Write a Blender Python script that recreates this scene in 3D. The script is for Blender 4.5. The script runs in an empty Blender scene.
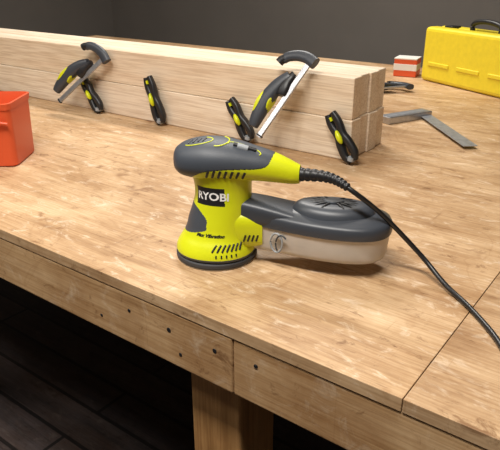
import bpy, bmesh, math, random
from mathutils import Vector, Matrix
random.seed(4)
TZ=0.85
sc=bpy.context.scene
sc.view_settings.view_transform='Standard'
col=sc.collection

# ---------------- materials ----------------
def pmat(name,color,rough=0.5,metal=0.0,spec=0.5,trans=0.0,noise=0.0,nscale=60,bump=0.0,bscale=400,coat=0.0):
    m=bpy.data.materials.new(name); m.use_nodes=True
    nt=m.node_tree; b=nt.nodes['Principled BSDF']
    b.inputs['Base Color'].default_value=(*color,1)
    b.inputs['Roughness'].default_value=rough
    b.inputs['Metallic'].default_value=metal
    b.inputs['Specular IOR Level'].default_value=spec
    b.inputs['Transmission Weight'].default_value=trans
    b.inputs['Coat Weight'].default_value=coat
    tc=nt.nodes.new('ShaderNodeTexCoord')
    if noise>0:
        n=nt.nodes.new('ShaderNodeTexNoise'); n.inputs['Scale'].default_value=nscale; n.inputs['Detail'].default_value=5
        r=nt.nodes.new('ShaderNodeValToRGB')
        r.color_ramp.elements[0].position=0.3; r.color_ramp.elements[1].position=0.7
        r.color_ramp.elements[0].color=tuple(c*(1-noise) for c in color)+(1,)
        r.color_ramp.elements[1].color=tuple(min(1,c*(1+noise)) for c in color)+(1,)
        nt.links.new(tc.outputs['Object'],n.inputs['Vector']); nt.links.new(n.outputs['Fac'],r.inputs['Fac'])
        nt.links.new(r.outputs['Color'],b.inputs['Base Color'])
    if bump>0:
        n=nt.nodes.new('ShaderNodeTexNoise'); n.inputs['Scale'].default_value=bscale
        bp=nt.nodes.new('ShaderNodeBump'); bp.inputs['Strength'].default_value=bump; bp.inputs['Distance'].default_value=0.001
        nt.links.new(tc.outputs['Object'],n.inputs['Vector']); nt.links.new(n.outputs['Fac'],bp.inputs['Height'])
        nt.links.new(bp.outputs['Normal'],b.inputs['Normal'])
    return m

def wood(name,cA,cB,cC,axis='x',rough=0.4,grain=1.0,patch=0.5,spec=0.4,stain=0.0,offset=0.0,scuff=0.0,stretch=1.2,across=22,pcol=(.66,.56,.46),blot=0.0,planks=False,speck=.8):
    m=bpy.data.materials.new(name); m.use_nodes=True
    nt=m.node_tree; N=nt.nodes; L=nt.links; b=N['Principled BSDF']
    b.inputs['Specular IOR Level'].default_value=spec
    tc=N.new('ShaderNodeTexCoord')
    def mapn(s,off=0):
        mp=N.new('ShaderNodeMapping'); mp.inputs['Scale'].default_value=s
        mp.inputs['Location'].default_value=(offset+off,offset*.7+off,offset*.3)
        L.new(tc.outputs['Object'],mp.inputs['Vector']); return mp
    def noise(mp,scale,detail,rough_=.5,dist=0):
        n=N.new('ShaderNodeTexNoise'); n.inputs['Scale'].default_value=scale; n.inputs['Detail'].default_value=detail
        n.inputs['Roughness'].default_value=rough_; n.inputs['Distortion'].default_value=dist
        L.new(mp.outputs[0],n.inputs['Vector']); return n
    def ramp(src,p0,c0,p1,c1):
        r=N.new('ShaderNodeValToRGB'); e=r.color_ramp.elements
        e[0].position=p0; e[0].color=(*c0,1); e[1].position=p1; e[1].color=(*c1,1)
        L.new(src,r.inputs['Fac']); return r
    def mul(a,c,fac):
        x=N.new('ShaderNodeMix'); x.data_type='RGBA'; x.blend_type='MULTIPLY'; x.inputs[0].default_value=fac
        L.new(a,x.inputs[6]); L.new(c,x.inputs[7]); return x.outputs[2]
    a=across
    long_={'x':(stretch,a,a),'y':(a,stretch,a),'z':(a,a,stretch)}[axis]
    fine_={'x':(9,300,300),'y':(300,9,300),'z':(300,300,9)}[axis]
    n1=noise(mapn(long_),grain,7,.6,1.2)
    n2=noise(mapn(fine_),1,3)
    n3=noise(mapn((1,1.5,1)),4.2,8,.68)
    r=ramp(n1.outputs['Fac'],.30,cC,.62,cA); x=r.color_ramp.elements.new(.46); x.color=(*cB,1)
    out=mul(r.outputs['Color'],ramp(n2.outputs['Fac'],.35,(.74,.67,.60),.6,(1,1,1)).outputs['Color'],.8)
    out=mul(out,ramp(n3.outputs['Fac'],.38,pcol,.58,(1,1,1)).outputs['Color'],patch)
    if blot>0:
        nb=noise(mapn((1.0,1.6,1),7.3),2.3,9,.62,.9)
        out=mul(out,ramp(nb.outputs['Fac'],.40,(.66,.57,.48),.56,(1,1,1)).outputs['Color'],blot)
        nr=noise(mapn((1,1,1),2.1),3.1,4,.5,1.5)
        rr=N.new('ShaderNodeValToRGB'); e=rr.color_ramp.elements
        e[0].position=.535; e[0].color=(1,1,1,1); e[1].position=.555; e[1].color=(1,1,1,1)
        q=e.new(.545); q.color=(.72,.62,.52,1)
        L.new(nr.outputs['Fac'],rr.inputs['Fac'])
        out=mul(out,rr.outputs['Color'],blot*.7)
    if stain>0:
        v=N.new('ShaderNodeTexVoronoi'); v.inputs['Scale'].default_value=5.0
        nd=noise(mapn((1,1,1)),14,5)
        md=N.new('ShaderNodeMix'); md.data_type='RGBA'; md.blend_type='ADD'; md.inputs[0].default_value=.3
        L.new(mapn((1,2.6,1)).outputs[0],md.inputs[6]); L.new(nd.outputs['Color'],md.inputs[7])
        L.new(md.outputs[2],v.inputs['Vector'])
        out=mul(out,ramp(v.outputs['Distance'],.04,(.45,.33,.23),.17,(1,1,1)).outputs['Color'],stain)
    if scuff>0:
        ns=noise(mapn((22,46,22)),1,9,.72,.6)
        r5=ramp(ns.outputs['Fac'],.55,(0,0,0),.68,(scuff,scuff,scuff))
        m4=N.new('ShaderNodeMix'); m4.data_type='RGBA'
        L.new(r5.outputs['Color'],m4.inputs[0]); L.new(out,m4.inputs[6]); m4.inputs[7].default_value=(.88,.76,.60,1)
        out=mul(m4.outputs[2],ramp(ns.outputs['Fac'],.33,(.42,.32,.24),.42,(1,1,1)).outputs['Color'],speck)
        nk=noise(mapn((160,5,1),1.7),1,4,.6,.3)
        out=mul(out,ramp(nk.outputs['Fac'],.28,(.6,.5,.4),.34,(1,1,1)).outputs['Color'],.5)
    if planks:
        br=N.new('ShaderNodeTexBrick'); br.inputs['Scale'].default_value=1; br.inputs['Brick Width'].default_value=1.4; br.inputs['Row Height'].default_value=.12
        br.inputs['Mortar Size'].default_value=.006; br.inputs['Color1'].default_value=(1,1,1,1); br.inputs['Color2'].default_value=(.6,.6,.66,1); br.inputs['Mortar'].default_value=(.15,.15,.15,1)
        L.new(mapn((1,1,1)).outputs[0],br.inputs['Vector'])
        out=mul(out,br.outputs['Color'],1)
    L.new(out,b.inputs['Base Color'])
    mr=N.new('ShaderNodeMapRange'); mr.inputs[3].default_value=rough-.10; mr.inputs[4].default_value=rough+.16
    L.new(n3.outputs['Fac'],mr.inputs[0]); L.new(mr.outputs[0],b.inputs['Roughness'])
    bp=N.new('ShaderNodeBump'); bp.inputs['Strength'].default_value=.2; bp.inputs['Distance'].default_value=.001
    L.new(n2.outputs['Fac'],bp.inputs['Height']); L.new(bp.outputs['Normal'],b.inputs['Normal'])
    return m

M={}
M['ply']=wood('plywood_worn',(.71,.515,.32),(.64,.445,.26),(.49,.32,.175),rough=.46,patch=.8,stain=.75,scuff=.5,spec=.33,stretch=2.4,across=20,pcol=(.72,.64,.56),blot=.6)
M['ply2']=wood('plywood_sheet_b',(.60,.42,.25),(.54,.365,.21),(.43,.275,.15),rough=.48,patch=.7,stain=.5,offset=3,scuff=.35,stretch=3,across=16,blot=.5)
M['trimw']=wood('pine_aged',(.66,.45,.25),(.60,.39,.20),(.43,.255,.115),rough=.55,patch=.7,stain=.9,offset=1.3,scuff=.25,blot=.5)
M['legw']=wood('pine_leg',(.58,.34,.14),(.51,.285,.11),(.35,.18,.06),axis='z',rough=.6,patch=.5,offset=2)
M['beamw']=wood('pine_planed',(.83,.71,.555),(.80,.66,.50),(.71,.54,.38),rough=.5,patch=.22,grain=.8,pcol=(.8,.72,.64))
M['beamw2']=wood('pine_planed_b',(.86,.75,.61),(.83,.71,.56),(.74,.59,.43),rough=.5,patch=.2,grain=1.0,offset=5,pcol=(.8,.72,.64))
M['lime']=pmat('lime_plastic',(.65,.70,.010),.34,spec=.5,bump=.05)
M['dark']=pmat('slate_rubber',(.055,.064,.080),.5,bump=.2,bscale=900)
M['dark2']=pmat('slate_plastic',(.042,.048,.060),.40)
M['black']=pmat('black_plastic',(.012,.012,.014),.42)
M['blackg']=pmat('black_rubber_cable',(.012,.012,.013),.35)
M['white']=pmat('white_print',(.85,.85,.85),.5)
M['greyp']=pmat('grey_plastic',(.32,.34,.36),.4)
M['steel']=pmat('steel',(.50,.51,.54),.38,metal=.9,noise=.12,nscale=90)
M['steeld']=pmat('steel_dull',(.36,.38,.41),.42,metal=.6,noise=.15)
M['frost']=pmat('frosted_plastic',(.70,.645,.58),.36,trans=.32,noise=.08,nscale=25)
M['pad']=pmat('pad_foam',(.05,.05,.055),.7)
M['paper']=pmat('abrasive_paper',(.35,.28,.2),.9)
M['red']=pmat('orange_red_plastic',(.72,.10,.03),.4)
M['yellow']=pmat('yellow_plastic',(.80,.64,.03),.4,noise=.05)
M['cardw']=pmat('white_card',(.75,.73,.7),.7)
M['floorm']=wood('floor_dark',(.095,.070,.064),(.07,.054,.052),(.035,.030,.032),axis='x',rough=.5,patch=.8,stain=.6,grain=.6,scuff=.05,planks=True)
M['wallm']=pmat('painted_wall',(.20,.18,.16),.8,noise=.05,nscale=3)
M['ceilm']=pmat('ceiling_paint',(.7,.69,.66),.9,noise=.03,nscale=4)

# ---------------- mesh helpers ----------------
def empty(name,loc=(0,0,0),rz=0):
    e=bpy.data.objects.new(name,None); e.empty_display_size=.05
    e.location=loc; e.rotation_euler=(0,0,rz); col.objects.link(e); return e
def mk(name,verts,faces,mats,parent=None,smooth=True,fm=None,bevel=0,seg=3,matrix=None,auto=None):
    me=bpy.data.meshes.new(name); me.from_pydata([tuple(v) for v in verts],[],faces); 
    if not isinstance(mats,(list,tuple)): mats=[mats]
    for m in mats: me.materials.append(m)
    bm=bmesh.new(); bm.from_mesh(me); bmesh.ops.recalc_face_normals(bm,faces=bm.faces); bm.to_mesh(me); bm.free()
    for i,p in enumerate(me.polygons):
        p.use_smooth=smooth
        if fm: p.material_index=fm(p.center)
    o=bpy.data.objects.new(name,me); col.objects.link(o)
    if parent: o.parent=parent
    if matrix is not None: o.matrix_local=matrix
    if bevel>0:
        md=o.modifiers.new('bevel','BEVEL'); md.width=bevel; md.segments=seg; md.limit_method='ANGLE'; md.angle_limit=math.radians(35)
        md.harden_normals=False
    if auto:
        me.set_sharp_from_angle(angle=math.radians(auto))
    return o
def box(name,lo,hi,mat,parent=None,bevel=.002,matrix=None,smooth=False):
    x0,y0,z0=lo;x1,y1,z1=hi
    v=[(x0,y0,z0),(x1,y0,z0),(x1,y1,z0),(x0,y1,z0),(x0,y0,z1),(x1,y0,z1),(x1,y1,z1),(x0,y1,z1)]
    f=[(0,3,2,1),(4,5,6,7),(0,1,5,4),(1,2,6,5),(2,3,7,6),(3,0,4,7)]
    return mk(name,v,f,mat,parent,smooth,bevel=bevel,matrix=matrix)
def loft(rings,closed_ends=True):
    n=len(rings[0]); v=[p for r in rings for p in r]; f=[]
    for i in range(len(rings)-1):
        for j in range(n):
            a=i*n+j;b=i*n+(j+1)%n;f.append((a,b,b+n,a+n))
    if closed_ends:
        f.append(tuple(range(n))[::-1]); f.append(tuple(range((len(rings)-1)*n,len(rings)*n)))
    return v,f
def interp(keys,t):
    k=keys
    if t<=k[0][0]: return k[0][1:]
    if t>=k[-1][0]: return k[-1][1:]
    for i in range(len(k)-1):
        if k[i][0]<=t<=k[i+1][0]:
            a=k[max(i-1,0)];b=k[i];c=k[i+1];d=k[min(i+2,len(k)-1)]
            u=(t-b[0])/(c[0]-b[0]); h=c[0]-b[0]; out=[]
            for q in range(1,len(b)):
                m1=(c[q]-a[q])/(c[0]-a[0]) if c[0]!=a[0] else 0
                m2=(d[q]-b[q])/(d[0]-b[0]) if d[0]!=b[0] else 0
                h00=2*u**3-3*u*u+1;h10=u**3-2*u*u+u;h01=-2*u**3+3*u*u;h11=u**3-u*u
                out.append(h00*b[q]+h10*h*m1+h01*c[q]+h11*h*m2)
            return tuple(out)
def sgn(c,e): return math.copysign(abs(c)**e,c)
def smooth_path(pts,n=10):
    pts=[Vector(p) for p in pts]; out=[]
    for i in range(len(pts)-1):
        a=pts[max(i-1,0)];b=pts[i];c=pts[i+1];d=pts[min(i+2,len(pts)-1)]
        for k in range(n):
            u=k/n
            out.append(.5*((2*b)+(c-a)*u+(2*a-5*b+4*c-d)*u*u+(3*b-a-3*c+d)*u**3))
    out.append(pts[-1]); return out
def tube(name,pts,rad,mat,parent=None,seg=16,flat=1.0,up=(0,0,1),fm=None,exp=1.0):
    rings=[]; n=len(pts); up=Vector(up)
    for i,p in enumerate(pts):
        p=Vector(p); a=Vector(pts[max(i-1,0)]); b=Vector(pts[min(i+1,n-1)]); d=(b-a).normalized()
        s=d.cross(up)
        if s.length<1e-4: s=d.cross(Vector((1,0,0)))
        s.normalize(); u=s.cross(d).normalized()
        r=rad(i/(n-1)) if callable(rad) else rad
        rings.append([p+s*r*sgn(math.cos(2*math.pi*k/seg),exp)+u*r*flat*sgn(math.sin(2*math.pi*k/seg),exp) for k in range(seg)])
    v,f=loft(rings); return mk(name,v,f,mat,parent,auto=50,fm=fm)
def disc(name,c,r,h,mat,parent=None,axis='z',seg=32,bevel=.0005,matrix=None):
    ring=[]
    for zz in (0,h):
        rr=[]
        for k in range(seg):
            a=2*math.pi*k/seg; x,y=r*math.cos(a),r*math.sin(a)
            rr.append({'z':(c[0]+x,c[1]+y,c[2]+zz),'y':(c[0]+x,c[1]+zz,c[2]+y),'x':(c[0]+zz,c[1]+x,c[2]+y)}[axis])
        ring.append(rr)
    v,f=loft(ring); return mk(name,v,f,mat,parent,bevel=bevel,auto=40,matrix=matrix)

# ---------------- room ----------------
box('floor',(-4.2,-3,-.1),(3.2,3.6,0),M['floorm'],bevel=0)
box('wall_back',(-4.2,3.5,0),(3.2,3.6,2.7),M['wallm'],bevel=0)
box('wall_front',(-4.2,-3.1,0),(3.2,-3,2.7),M['wallm'],bevel=0)
box('wall_left',(-4.3,-3,0),(-4.2,3.6,2.7),M['wallm'],bevel=0)
box('wall_right',(3.2,-3,0),(3.3,3.6,2.7),M['wallm'],bevel=0)
box('ceiling',(-4.3,-3.1,2.7),(3.3,3.6,2.8),M['ceilm'],bevel=0)
box('baseboard_back',(-4.2,3.48,0),(3.2,3.5,.12),M['trimw'],bevel=.003)

# ---------------- workbench ----------------
wb=empty('workbench')
FY=-.151; SX=.377
box('top_sheet_main',(-2.6,FY,TZ-.018),(SX-.0005,1.95,TZ),M['ply'],wb,bevel=.0008)
box('top_sheet_end',(SX+.0005,FY,TZ-.018),(1.5,1.95,TZ-.0003),M['ply2'],wb,bevel=.0008)
box('front_rail_a',(-2.6,FY+.001,TZ-.107),(.148,FY+.039,TZ-.0185),M['trimw'],wb,bevel=.003)
box('front_rail_b',(.1486,FY+.0015,TZ-.107),(1.5,FY+.039,TZ-.0185),M['trimw'],wb,bevel=.003)
box('back_rail',(-2.6,1.91,TZ-.107),(1.5,1.949,TZ-.0185),M['trimw'],wb,bevel=.003)
for i,x in enumerate([-2.5,-1.2,.035,1.35]):
    for j,y in enumerate([FY+.0395,1.82]):
        box(f'leg_{i}_{j}',(x,y,0),(x+.095,y+.089,TZ-.0185),M['legw'],wb,bevel=.004)
    box(f'joist_{i}',(x,FY+.13,TZ-.107),(x+.038,1.82,TZ-.0185),M['legw'],wb,bevel=.003)
box('lower_stretcher',(-2.5,1.80,.18),(1.4,1.838,.27),M['legw'],wb,bevel=.003)
for i,(x,z,r) in enumerate([(.035,-.05,.0038),(.055,-.083,.003),(.118,-.05,.0036),(.185,-.045,.003),(-.11,-.080,.0028),(-.045,-.048,.003)]):
    disc(f'screw_{i}',(x,FY+.0025,TZ+z),r,-.0020,M['black'],wb,axis='y',seg=16,bevel=.0004)

# ---------------- lumber beam ----------------
lb=empty('laminated_lumber_beam')
BX=-.058; BY=.55
yy=BY
for i,t in enumerate([.045,.047,.046,.047]):
    for j in range(2):
        z0=TZ+.0005+j*.094
        off=(.0 if j==0 else .006)*(1 if i==0 else .3)
        xe=BX-[.0,.006,.002,.008][i]-(0.004 if j else 0)
        box(f'board_{i}_{j}',(-2.45+.02*i,yy+off,z0),(xe,yy+t-.0006,z0+.0934),M['beamw' if (i+j)%2 else 'beamw2'],lb,bevel=.0022)
    yy+=t

# ---------------- bar clamps ----------------
def frame(p0,p1,side):
    z=(Vector(p1)-Vector(p0)).normalized(); x=Vector(side); x=(x-z*x.dot(z)).normalized(); y=z.cross(x)
    m=Matrix((( x[0],y[0],z[0],p0[0]),(x[1],y[1],z[1],p0[1]),(x[2],y[2],z[2],p0[2]),(0,0,0,1))); return m
def leaf(name,path,wf,th,mat,par,fm=None):
    return tube(name,smooth_path(path,8),wf,mat,par,seg=20,flat=th,up=(0,1,0),fm=fm,exp=.8)
def bar_clamp(p0,p1,side):
    p0=Vector(p0);p1=Vector(p1); L=(p1-p0).length
    e=empty('bar_clamp'); e.matrix_world=frame(p0,p1,side)
    box('bar',(-.0065,-.003,0),(.0065,.003,L),M['steel'],e,bevel=.0008)
    box('bar_stop',(-.0080,-.004,.002),(.0080,.004,.006),M['black'],e,bevel=.001)
    leaf('slider_body',[(.012,0,L*.52),(.017,0,L*.60),(.020,0,L*.70),(.016,0,L*.80)],lambda t:.009+.006*math.sin(math.pi*min(1,t+.15)),.8,M['black'],e)
    leaf('handle',[(.030,0,L*.06),(.036,0,L*.20),(.041,0,L*.40),(.036,0,L*.60),(.024,0,L*.76)],
         lambda t:.009+.009*math.sin(math.pi*(t*.85+.08)),.85,M['dark2'],e)
    leaf('handle_grip_inlay',[(.041,-.002,L*.14),(.050,-.002,L*.33),(.050,-.002,L*.54)],lambda t:.004+.005*math.sin(math.pi*t),2.0,M['lime'],e)
    leaf('handle_stripe',[(.024,-.002,L*.26),(.028,-.002,L*.40),(.028,-.002,L*.52)],lambda t:.002+.003*math.sin(math.pi*t),2.8,M['lime'],e)
    leaf('jaw',[(-.014,0,L+.002),(.012,0,L+.004),(.036,0,L-.002),(.056,0,L-.014),(.064,0,L-.026)],
         lambda t:.014-.003*t,.7,M['dark2'],e)
    leaf('jaw_pad',[(.062,0,L-.022),(.068,0,L-.030),(.070,0,L-.038)],lambda t:.010,.9,M['black'],e)
    return e
bar_clamp((-.239,.442,TZ+.052),(-.168,.541,TZ+.216),(-1,-.1,-.1))
bar_clamp((-1.000,.462,TZ+.034),(-.860,.533,TZ+.166),(-1,-.1,.6))
bar_clamp((-.40,1.22,TZ+.020),(-.28,1.40,TZ+.020),(-1,-.4,0))

# ---------------- spring clamps on the front face ----------------
def spring_clamp(p0,p1):
    p0=Vector(p0);p1=Vector(p1); L=(p1-p0).length
    e=empty('spring_clamp'); e.matrix_world=frame(p0,p1,(1,0,0))
    for nm,s in (('lever_a',1),('lever_b',-1)):
        leaf(nm,[(.005*s,0,.004),(.013*s,0,L*.16),(.011*s,0,L*.38),(.006*s,0,L*.56),(.010*s,0,L*.80),(.007*s,0,L)],lambda t:.007+.0025*math.sin(math.pi*t),1.1,M['black'],e)
    leaf('yellow_inlay',[(-.001,-.010,L*.40),(.0,-.012,L*.52),(.0,-.010,L*.66)],lambda t:.002+.004*math.sin(math.pi*t),1.2,M['lime'],e)
    leaf('yellow_spring_cover',[(-.001,-.007,L*.86),(.0,-.008,L*.93)],lambda t:.003,1.2,M['lime'],e)
    disc('pivot',(0,-.013,L*.6),.0040,.024,M['steel'],e,axis='y',seg=20)
    leaf('tip_pad',[(-.003,-.002,.006),(.003,-.002,.012)],lambda t:.008,1.3,M['greyp'],e)
    return e
spring_clamp((-.036,.528,TZ+.008),(-.106,.534,TZ+.108))
spring_clamp((-.325,.528,TZ+.010),(-.395,.534,TZ+.103))
spring_clamp((-.635,.528,TZ+.006),(-.685,.534,TZ+.130))
spring_clamp((-.885,.522,TZ+.008),(-.960,.530,TZ+.095))

# ---------------- sander ----------------
SA=math.radians(25)
sd=empty('random_orbit_sander',(0,0,TZ),SA)
R2=Matrix.Rotation(-SA,3,'Z')
def tl(p): return R2@Vector(p)
disc('abrasive_disc',(0,0,0.0004),.0622,.0016,M['paper'],sd,seg=96,bevel=.0003)
disc('backing_pad',(0,0,.002),.0630,.0085,M['pad'],sd,seg=96,bevel=.002)
body_keys=[(.0125,0,.0605,.0605),(.016,0,.0615,.0615),(.024,0,.0600,.0595),(.033,.001,.0560,.0550),(.042,.003,.0525,.0490),(.052,.005,.0500,.0450),
 (.066,.007,.0485,.0420),(.082,.010,.0460,.0390),(.10,.012,.0430,.0365),(.118,.012,.0430,.0355),(.132,.011,.0450,.0365),(.146,.008,.0450,.0370),(.156,.005,.040,.033)]
def body_pt(z,th,off=0):
    cx,rx,ry=interp(body_keys,z)
    e=.93
    return Vector((cx+(rx+off)*sgn(math.cos(th),e),(ry+off)*sgn(math.sin(th),e),z))
rings=[];NZ=170;NT=280
for i in range(NZ+1):
    z=.0125+(.156-.0125)*i/NZ
    rings.append([body_pt(z,2*math.pi*k/NT) for k in range(NT)])
def body_mat(c):
    a=math.degrees(math.atan2(c.y,c.x-.008)); z=c.z
    if z<.0165: return 1
    aa=(a+360)%360
    d=abs(aa-180)
    if d<74 and .045+.012*(d/74)**2<z<.092-.020*(d/74)**3: return 1
    if abs(aa-257)<36 and .0945<z<.1215: return 2
    return 0
v,f=loft(rings)
mk('body_housing',v,f,[M['lime'],M['dark'],M['black']],sd,fm=body_mat,auto=60)

hk=[(-.0605,.0040,.150,.160),(-.0590,.0150,.1420,.1680),(-.0545,.0250,.1360,.1735),(-.0455,.0345,.1315,.1790),(-.03,.0415,.1290,.1840),(-.012,.0445,.128,.1870),(.005,.0445,.128,.1872),
 (.022,.0420,.128,.1855),(.04,.0380,.1285,.182),(.058,.0335,.1285,.1775),(.076,.0290,.1280,.173),(.092,.0245,.1270,.168),(.106,.0205,.1260,.1625),(.118,.0170,.1255,.157),(.127,.0135,.1265,.153)]
def head_ring(x,off=0,NT=240):
    hw,zb,zt=interp(hk,x); zc=zb+(zt-zb)*.45
    r=[]
    for k in range(NT):
        a=2*math.pi*k/NT; cz=math.sin(a)
        y=(hw+off)*sgn(math.cos(a),.88)
        z=zc+((zt-zc+off) if cz>0 else (zc-zb+off))*sgn(cz,.9)
        r.append((x,y,z))
    return r
def head_pt(x,a,off=0):
    hw,zb,zt=interp(hk,x); zc=zb+(zt-zb)*.45; cz=math.sin(a)
    return Vector((x,(hw+off)*sgn(math.cos(a),.88),zc+((zt-zc+off) if cz>0 else (zc-zb+off))*sgn(cz,.9)))
rings=[head_ring(-.0605+.1875*i/200) for i in range(201)]
def cap_low(x):
    return interp([(-.06,.120),(-.045,.122),(-.03,.133),(-.01,.146),(.02,.1515),(.05,.1525),(.070,.153),(.084,.158),(.091,.172),(.13,.2)],x)[0]
def head_mat(c):
    lo=cap_low(c.x)
    if c.z>lo+.0012: return 1
    if c.z>lo: return 2
    return 0
v,f=loft(rings)
mk('handle_head',v,f,[M['lime'],M['dark'],M['black']],sd,fm=head_mat,auto=60)
def surf_strip(name,pts,w,h,mat):
    P=[]
    for x,y in pts:
        hw,zb,zt=interp(hk,x); q=max(-.98,min(.98,y/hw)); ca=sgn(q,1/.88); a=math.acos(ca)
        P.append(head_pt(x,a,.0))
    return tube(name,P,w,mat,sd,seg=8)
def oval(cx,cy,rx,ry,rot,a0=0,a1=360,n=40):
    o=[]
    for i in range(n+1):
        a=math.radians(a0+(a1-a0)*i/n); x=rx*math.cos(a);y=ry*math.sin(a)
        o.append((cx+x*math.cos(rot)-y*math.sin(rot),cy+x*math.sin(rot)+y*math.cos(rot)))
    return o
surf_strip('inlay_front_arc',oval(-.020,-.012,.021,.012,.1,-150,60),.0009,.001,M['lime'])
surf_strip('inlay_rear_arc',oval(.006,-.006,.018,.020,.1,-95,60),.0011,.001,M['lime'])
for k in range(4):
    surf_strip(f'grip_rib_{k}',[(-.034+.007*k,-.018+.0005*k),(-.031+.007*k,-.006)],.0013,.001,M['black'])
surf_strip('switch_outline',oval(.048,-.014,.024,.0080,-.10,-20,200),.0009,.001,M['lime'])
surf_strip('switch_plate',[(.032+.004*k,-.014+.0003*k) for k in range(9)],.0042,.001,M['black'])
surf_strip('switch_button',[(.038+.003*k,-.0155+.0002*k) for k in range(6)],.0050,.001,M['greyp'])
for s in (-1,1):
    for k in range(7):
        x=.000+.0085*k
        P=[]
        for u in range(5):
            a=math.radians(-6-26*u/4); p=head_pt(x-.0045*u/4+.002,a,.0)
            p.y*=s; P.append(p)
        tube(f'vent_{s}_{k}',P,.0019,M['black'],sd,seg=10)
for k in range(7):
    th=math.radians(-84+7.2*k)
    P=[body_pt(.0285+.0095*u/4,th+math.radians(4.5*u/4),-.0003) for u in range(5)]
    tube(f'skirt_slot_{k}',P,.0016,M['black'],sd,seg=10)
for k in range(5):
    th=math.radians(-78+7.5*k)
    P=[body_pt(.0205+.004*u/3,th,-.0003) for u in range(4)]
    tube(f'skirt_slot_low_{k}',P,.0013,M['black'],sd,seg=10)
def wrap_text(name,s,size,zc,thc,mat,shear=0,off=.0005,bold=0.0,xs=1.0):
    cu=bpy.data.curves.new(name,'FONT'); cu.body=s; cu.size=size; cu.align_x='CENTER'; cu.align_y='CENTER'; cu.shear=shear; cu.offset=bold
    cu.resolution_u=3
    to=bpy.data.objects.new(name+'_tmp',cu); col.objects.link(to)
    bpy.context.view_layer.update()
    dg=bpy.context.evaluated_depsgraph_get()
    me=bpy.data.meshes.new_from_object(to.evaluated_get(dg)); bpy.data.objects.remove(to)
    bm=bmesh.new(); bm.from_mesh(me)
    bmesh.ops.subdivide_edges(bm,edges=[e for e in bm.edges if e.calc_length()>size*.25],cuts=2)
    for vv in bm.verts:
        z=zc+vv.co.y; cx,rx,ry=interp(body_keys,z); th=thc+vv.co.x*xs/((rx+ry)/2)
        vv.co=body_pt(z,th,off)
    bm.to_mesh(me); bm.free(); me.materials.clear(); me.materials.append(mat)
    o=bpy.data.objects.new(name,me); col.objects.link(o); o.parent=sd; return o
wrap_text('label_lettering','RYOBI',.0160,.108,math.radians(-101),M['white'],bold=.0004)
wrap_text('size_lettering','Max Vibration',.0068,.0500,math.radians(-93),M['black'],shear=.2,bold=.0003)

rings=[]
for i in range(30):
    t=i/29; x=.020+.057*t; hw=.038-.011*t; zb=.020+.006*t; zt=.088-.006*t
    zc=(zb+zt)/2; hz=(zt-zb)/2
    rings.append([(x,hw*sgn(math.cos(2*math.pi*k/60),.6),zc+hz*sgn(math.sin(2*math.pi*k/60),.6)) for k in range(60)])
v,f=loft(rings); mk('dust_port',v,f,M['lime'],sd,auto=50)
for k in range(4):
    p0=Vector((.050+.006*k,-.0325+.0014*k,.040)); p1=p0+Vector((.003,.0006,.010))
    tube(f'port_slot_{k}',[p0,(p0+p1)/2,p1],.0014,M['black'],sd,seg=10)
def dwf(x):
    return interp([(.060,.0225),(.075,.0245),(.10,.031),(.13,.040),(.16,.0465),(.19,.0495),(.215,.0490),(.236,.0435),(.250,.033),(.258,.020),(.2610,.008),(.262,.0)],x)[0]
X0,X1=.060,.262
def outline(off=0,n=70):
    xs=[X0+(X1-X0)*(math.sin(math.pi/2*i/n)) for i in range(n+1)]
    up=[(x,dwf(x)) for x in xs]; lo=[(x,-dwf(x)) for x in xs[::-1]][1:]
    pts=up+lo
    cx=.163; sx=1+off/.101; sy=1+off/.0495
    return [(cx+(x-cx)*sx,y*sy) for x,y in pts]
def stack(name,levels,mat,fm=None):
    rings=[[(x,y,z) for x,y in outline(o)] for z,o in levels]
    v,f=loft(rings); return mk(name,v,f,mat,sd,auto=40,fm=fm)
stack('dust_box',[(.022,-.014),(.0223,-.010),(.0235,-.0065),(.026,-.004),(.031,-.0022),(.046,-.001),(.0645,0)],M['frost'])
stack('dust_box_lid',[(.0625,.0012),(.063,.0026),(.069,.0030),(.0765,.0022),(.0800,.0002),(.082,-.004),(.0845,-.010),(.087,-.016),(.0885,-.022),(.089,-.030)],M['dark2'])
rings=[]
for i in range(26):
    t=i/25; x=.045+.085*t; hw=.027+.006*t; zt=.101-.014*t**1.3; zb=.060
    zc=(zb+zt)/2; hz=(zt-zb)/2
    rings.append([(x,hw*sgn(math.cos(2*math.pi*k/60),.55),zc+hz*sgn(math.sin(2*math.pi*k/60),.55)) for k in range(60)])
v,f=loft(rings); mk('lid_neck',v,f,M['dark2'],sd,auto=50)
def oval_stack(name,cx,rx,ry,levels,mat):
    rings=[[(cx+(rx+o)*math.cos(2*math.pi*k/64),(ry+o)*math.sin(2*math.pi*k/64),z) for k in range(64)] for z,o in levels]
    v,f=loft(rings); return mk(name,v,f,mat,sd,auto=40)
oval_stack('lid_dome',.178,.060,.035,[(.085,0.002),(.0905,0),(.095,-.003),(.0985,-.008),(.100,-.014),(.1005,-.022)],M['dark2'])
for k in range(7):
    a=math.radians(-66+22*k)
    for s in (0,1):
        d=Vector((math.cos(a+s*math.pi),math.sin(a+s*math.pi),0))
        P=[Vector((.178+d.x*r*1.6,d.y*r,zz)) for r,zz in ((.009,.1008),(.018,.1000),(.025,.0970),(.031,.0925))]
        tube(f'lid_rib_{k}_{s}',smooth_path(P,4),.0022,M['black'],sd,seg=8)
oval_stack('lid_boss',.178,.016,.009,[(.099,0),(.1025,0),(.1035,-.001),(.104,-.003)],M['dark'])
P=[Vector((.100+.009*math.cos(a),-.0335-.010*(0.3+.3*math.cos(a)),.044+.015*math.sin(a))) for a in [2*math.pi*i/24 for i in range(25)]]
tube('inlet_ring',P,.0016,M['greyp'],sd,seg=8)
P=[p*1.0+Vector((.008,-.0035,-.001)) for p in P[3:16]]
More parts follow.
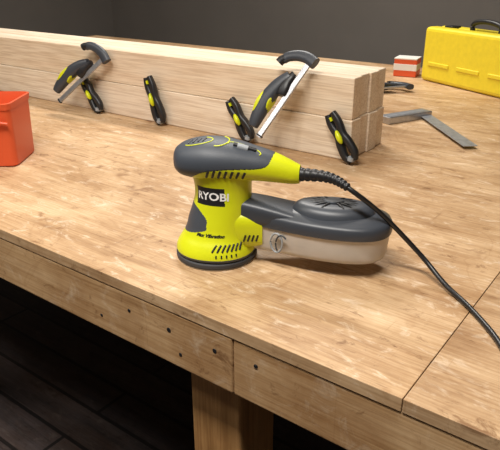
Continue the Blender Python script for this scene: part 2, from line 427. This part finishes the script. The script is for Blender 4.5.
tube('inlet_flap',P,.0012,M['dark2'],sd,seg=8)

cable=[Vector((.120,0,.1395))]+[tl(p) for p in [(.163,.057,.143),(.204,.055,.130),(.237,.086,.092),(.284,.115,.036),(.330,.098,.010),(.378,.064,.0042),(.4325,.004,.0042),(.475,-.075,.0042),(.500,-.135,.0042),(.507,-.160,-.006),(.509,-.170,-.05),(.509,-.171,-.35)]]
cp=smooth_path(cable,12)
tube('power_cord',cp,.0036,M['blackg'],sd,seg=14)
bp=smooth_path(cable,40)[:70]
tube('cord_boot',bp,lambda t:.0098-.0050*t+(.0011 if int(t*22)%2 else 0),M['black'],sd,seg=18)
tube('cord_collar',bp[:8],.0122,M['dark2'],sd,seg=24)

# ---------------- try square ----------------
ts=empty('try_square')
def plank(name,a,b,w,t,z,mat,par,bev=.001):
    a=Vector(a);b=Vector(b); d=(b-a); L=d.length; ang=math.atan2(d.y,d.x)
    m=Matrix.Translation((a.x,a.y,TZ+z))@Matrix.Rotation(ang,4,'Z')
    return box(name,(0,-w/2,0),(L,w/2,t),mat,par,bevel=bev,matrix=m)
plank('stock',(-.150,.930),(-.085,1.085),.042,.020,.0005,M['steel'],ts,.002)
plank('blade',(-.112,1.098),(.134,.812),.036,.002,.008,M['steeld'],ts,.0004)
plank('stock_face',(-.1445,.943),(-.0905,1.072),.024,.0008,.0202,M['steeld'],ts,.0003)

# ---------------- yellow case and carton behind ----------------
yc=empty('yellow_tool_case',(-.10,1.60,TZ),math.radians(-28))
box('shell_lower',(-.24,-.06,.001),(.26,.0,.20),M['yellow'],yc,bevel=.015)
box('shell_upper',(-.24,.004,.001),(.26,.065,.20),M['yellow'],yc,bevel=.015)
box('seam',(-.236,-.002,.004),(.256,.006,.196),M['black'],yc,bevel=.004)
for i,x in enumerate((-.15,.0,.15)):
    box(f'recess_rib_{i}',(x-.05,-.064,.06),(x+.06,-.058,.075),M['yellow'],yc,bevel=.003)
for i,x in enumerate((-.16,.17)):
    box(f'latch_{i}',(x-.02,-.02,.192),(x+.02,.025,.206),M['black'],yc,bevel=.003)
tube('handle',smooth_path([(-.06,.002,.195),(-.055,.002,.222),(.0,.002,.232),(.065,.002,.222),(.07,.002,.195)],6),.009,M['black'],yc)

rb=empty('red_carton',(-.420,1.72,TZ),math.radians(10))
box('carton_body',(-.045,-.04,.001),(.045,.04,.070),M['red'],rb,bevel=.003)
box('carton_band',(-.046,-.0412,.025),(.046,.0412,.050),M['cardw'],rb,bevel=.001)
box('carton_lid_flap',(-.045,-.042,.068),(.045,.042,.073),M['cardw'],rb,bevel=.001)

# ---------------- orange-red bin at left ----------------
bn=empty('storage_bin',(-.752,.065,TZ),math.radians(36.6))
def bin_ring(w,d,z,r=.018,n=6):
    o=[]
    for cx,cy,a0 in ((w-r,d-r,0),(-w+r,d-r,90),(-w+r,-d+r,180),(w-r,-d+r,270)):
        for k in range(n+1):
            a=math.radians(a0+90*k/n); o.append((cx+r*math.cos(a),cy+r*math.sin(a),z))
    return o
rings=[bin_ring(.093,.064,.001),bin_ring(.095,.067,.004),bin_ring(.097,.071,.128),bin_ring(.099,.073,.129),bin_ring(.100,.074,.142),bin_ring(.096,.070,.143),bin_ring(.092,.066,.128),bin_ring(.088,.062,.008)]
v,f=loft(rings); mk('tub',v,f,M['red'],bn,auto=40)
tube('bin_handle',smooth_path([(-.095,-.075,.10),(-.04,-.083,.108),(.04,-.083,.108),(.092,-.075,.10)],5),.004,M['red'],bn)

# ---------------- lights ----------------
def area(name,loc,sx,sy,en,colr,rot=(0,0,0)):
    l=bpy.data.lights.new(name,'AREA'); l.shape='RECTANGLE'; l.size=sx; l.size_y=sy; l.energy=en; l.color=colr
    o=bpy.data.objects.new(name,l); o.location=loc; o.rotation_euler=rot; col.objects.link(o); return o
def fixture(nm,x,y,en):
    e=empty('ceiling_light',(x,y,2.7))
    box('housing',(-.62,-.13,-.05),(.62,.13,-.001),M['ceilm'],e,bevel=.006)
    l=area('lamp',(0,0,-.056),1.2,.24,en,(1,.955,.885)); l.parent=e
fixture('a',-1.1,1.4,50); fixture('b',.10,-.75,58); fixture('c',-1.7,-1.2,22)
w=bpy.data.worlds.new('world'); sc.world=w; w.use_nodes=True
w.node_tree.nodes['Background'].inputs[0].default_value=(.9,.92,1,1); w.node_tree.nodes['Background'].inputs[1].default_value=.5

# ---------------- camera ----------------
cd=bpy.data.cameras.new('camera'); cd.sensor_width=36; cd.lens=43.2; cd.clip_start=.02
co=bpy.data.objects.new('camera',cd); col.objects.link(co)
co.location=(.549,-.652,TZ+.42); co.rotation_euler=(math.radians(90-23.6),0,math.radians(36.6))
sc.camera=co
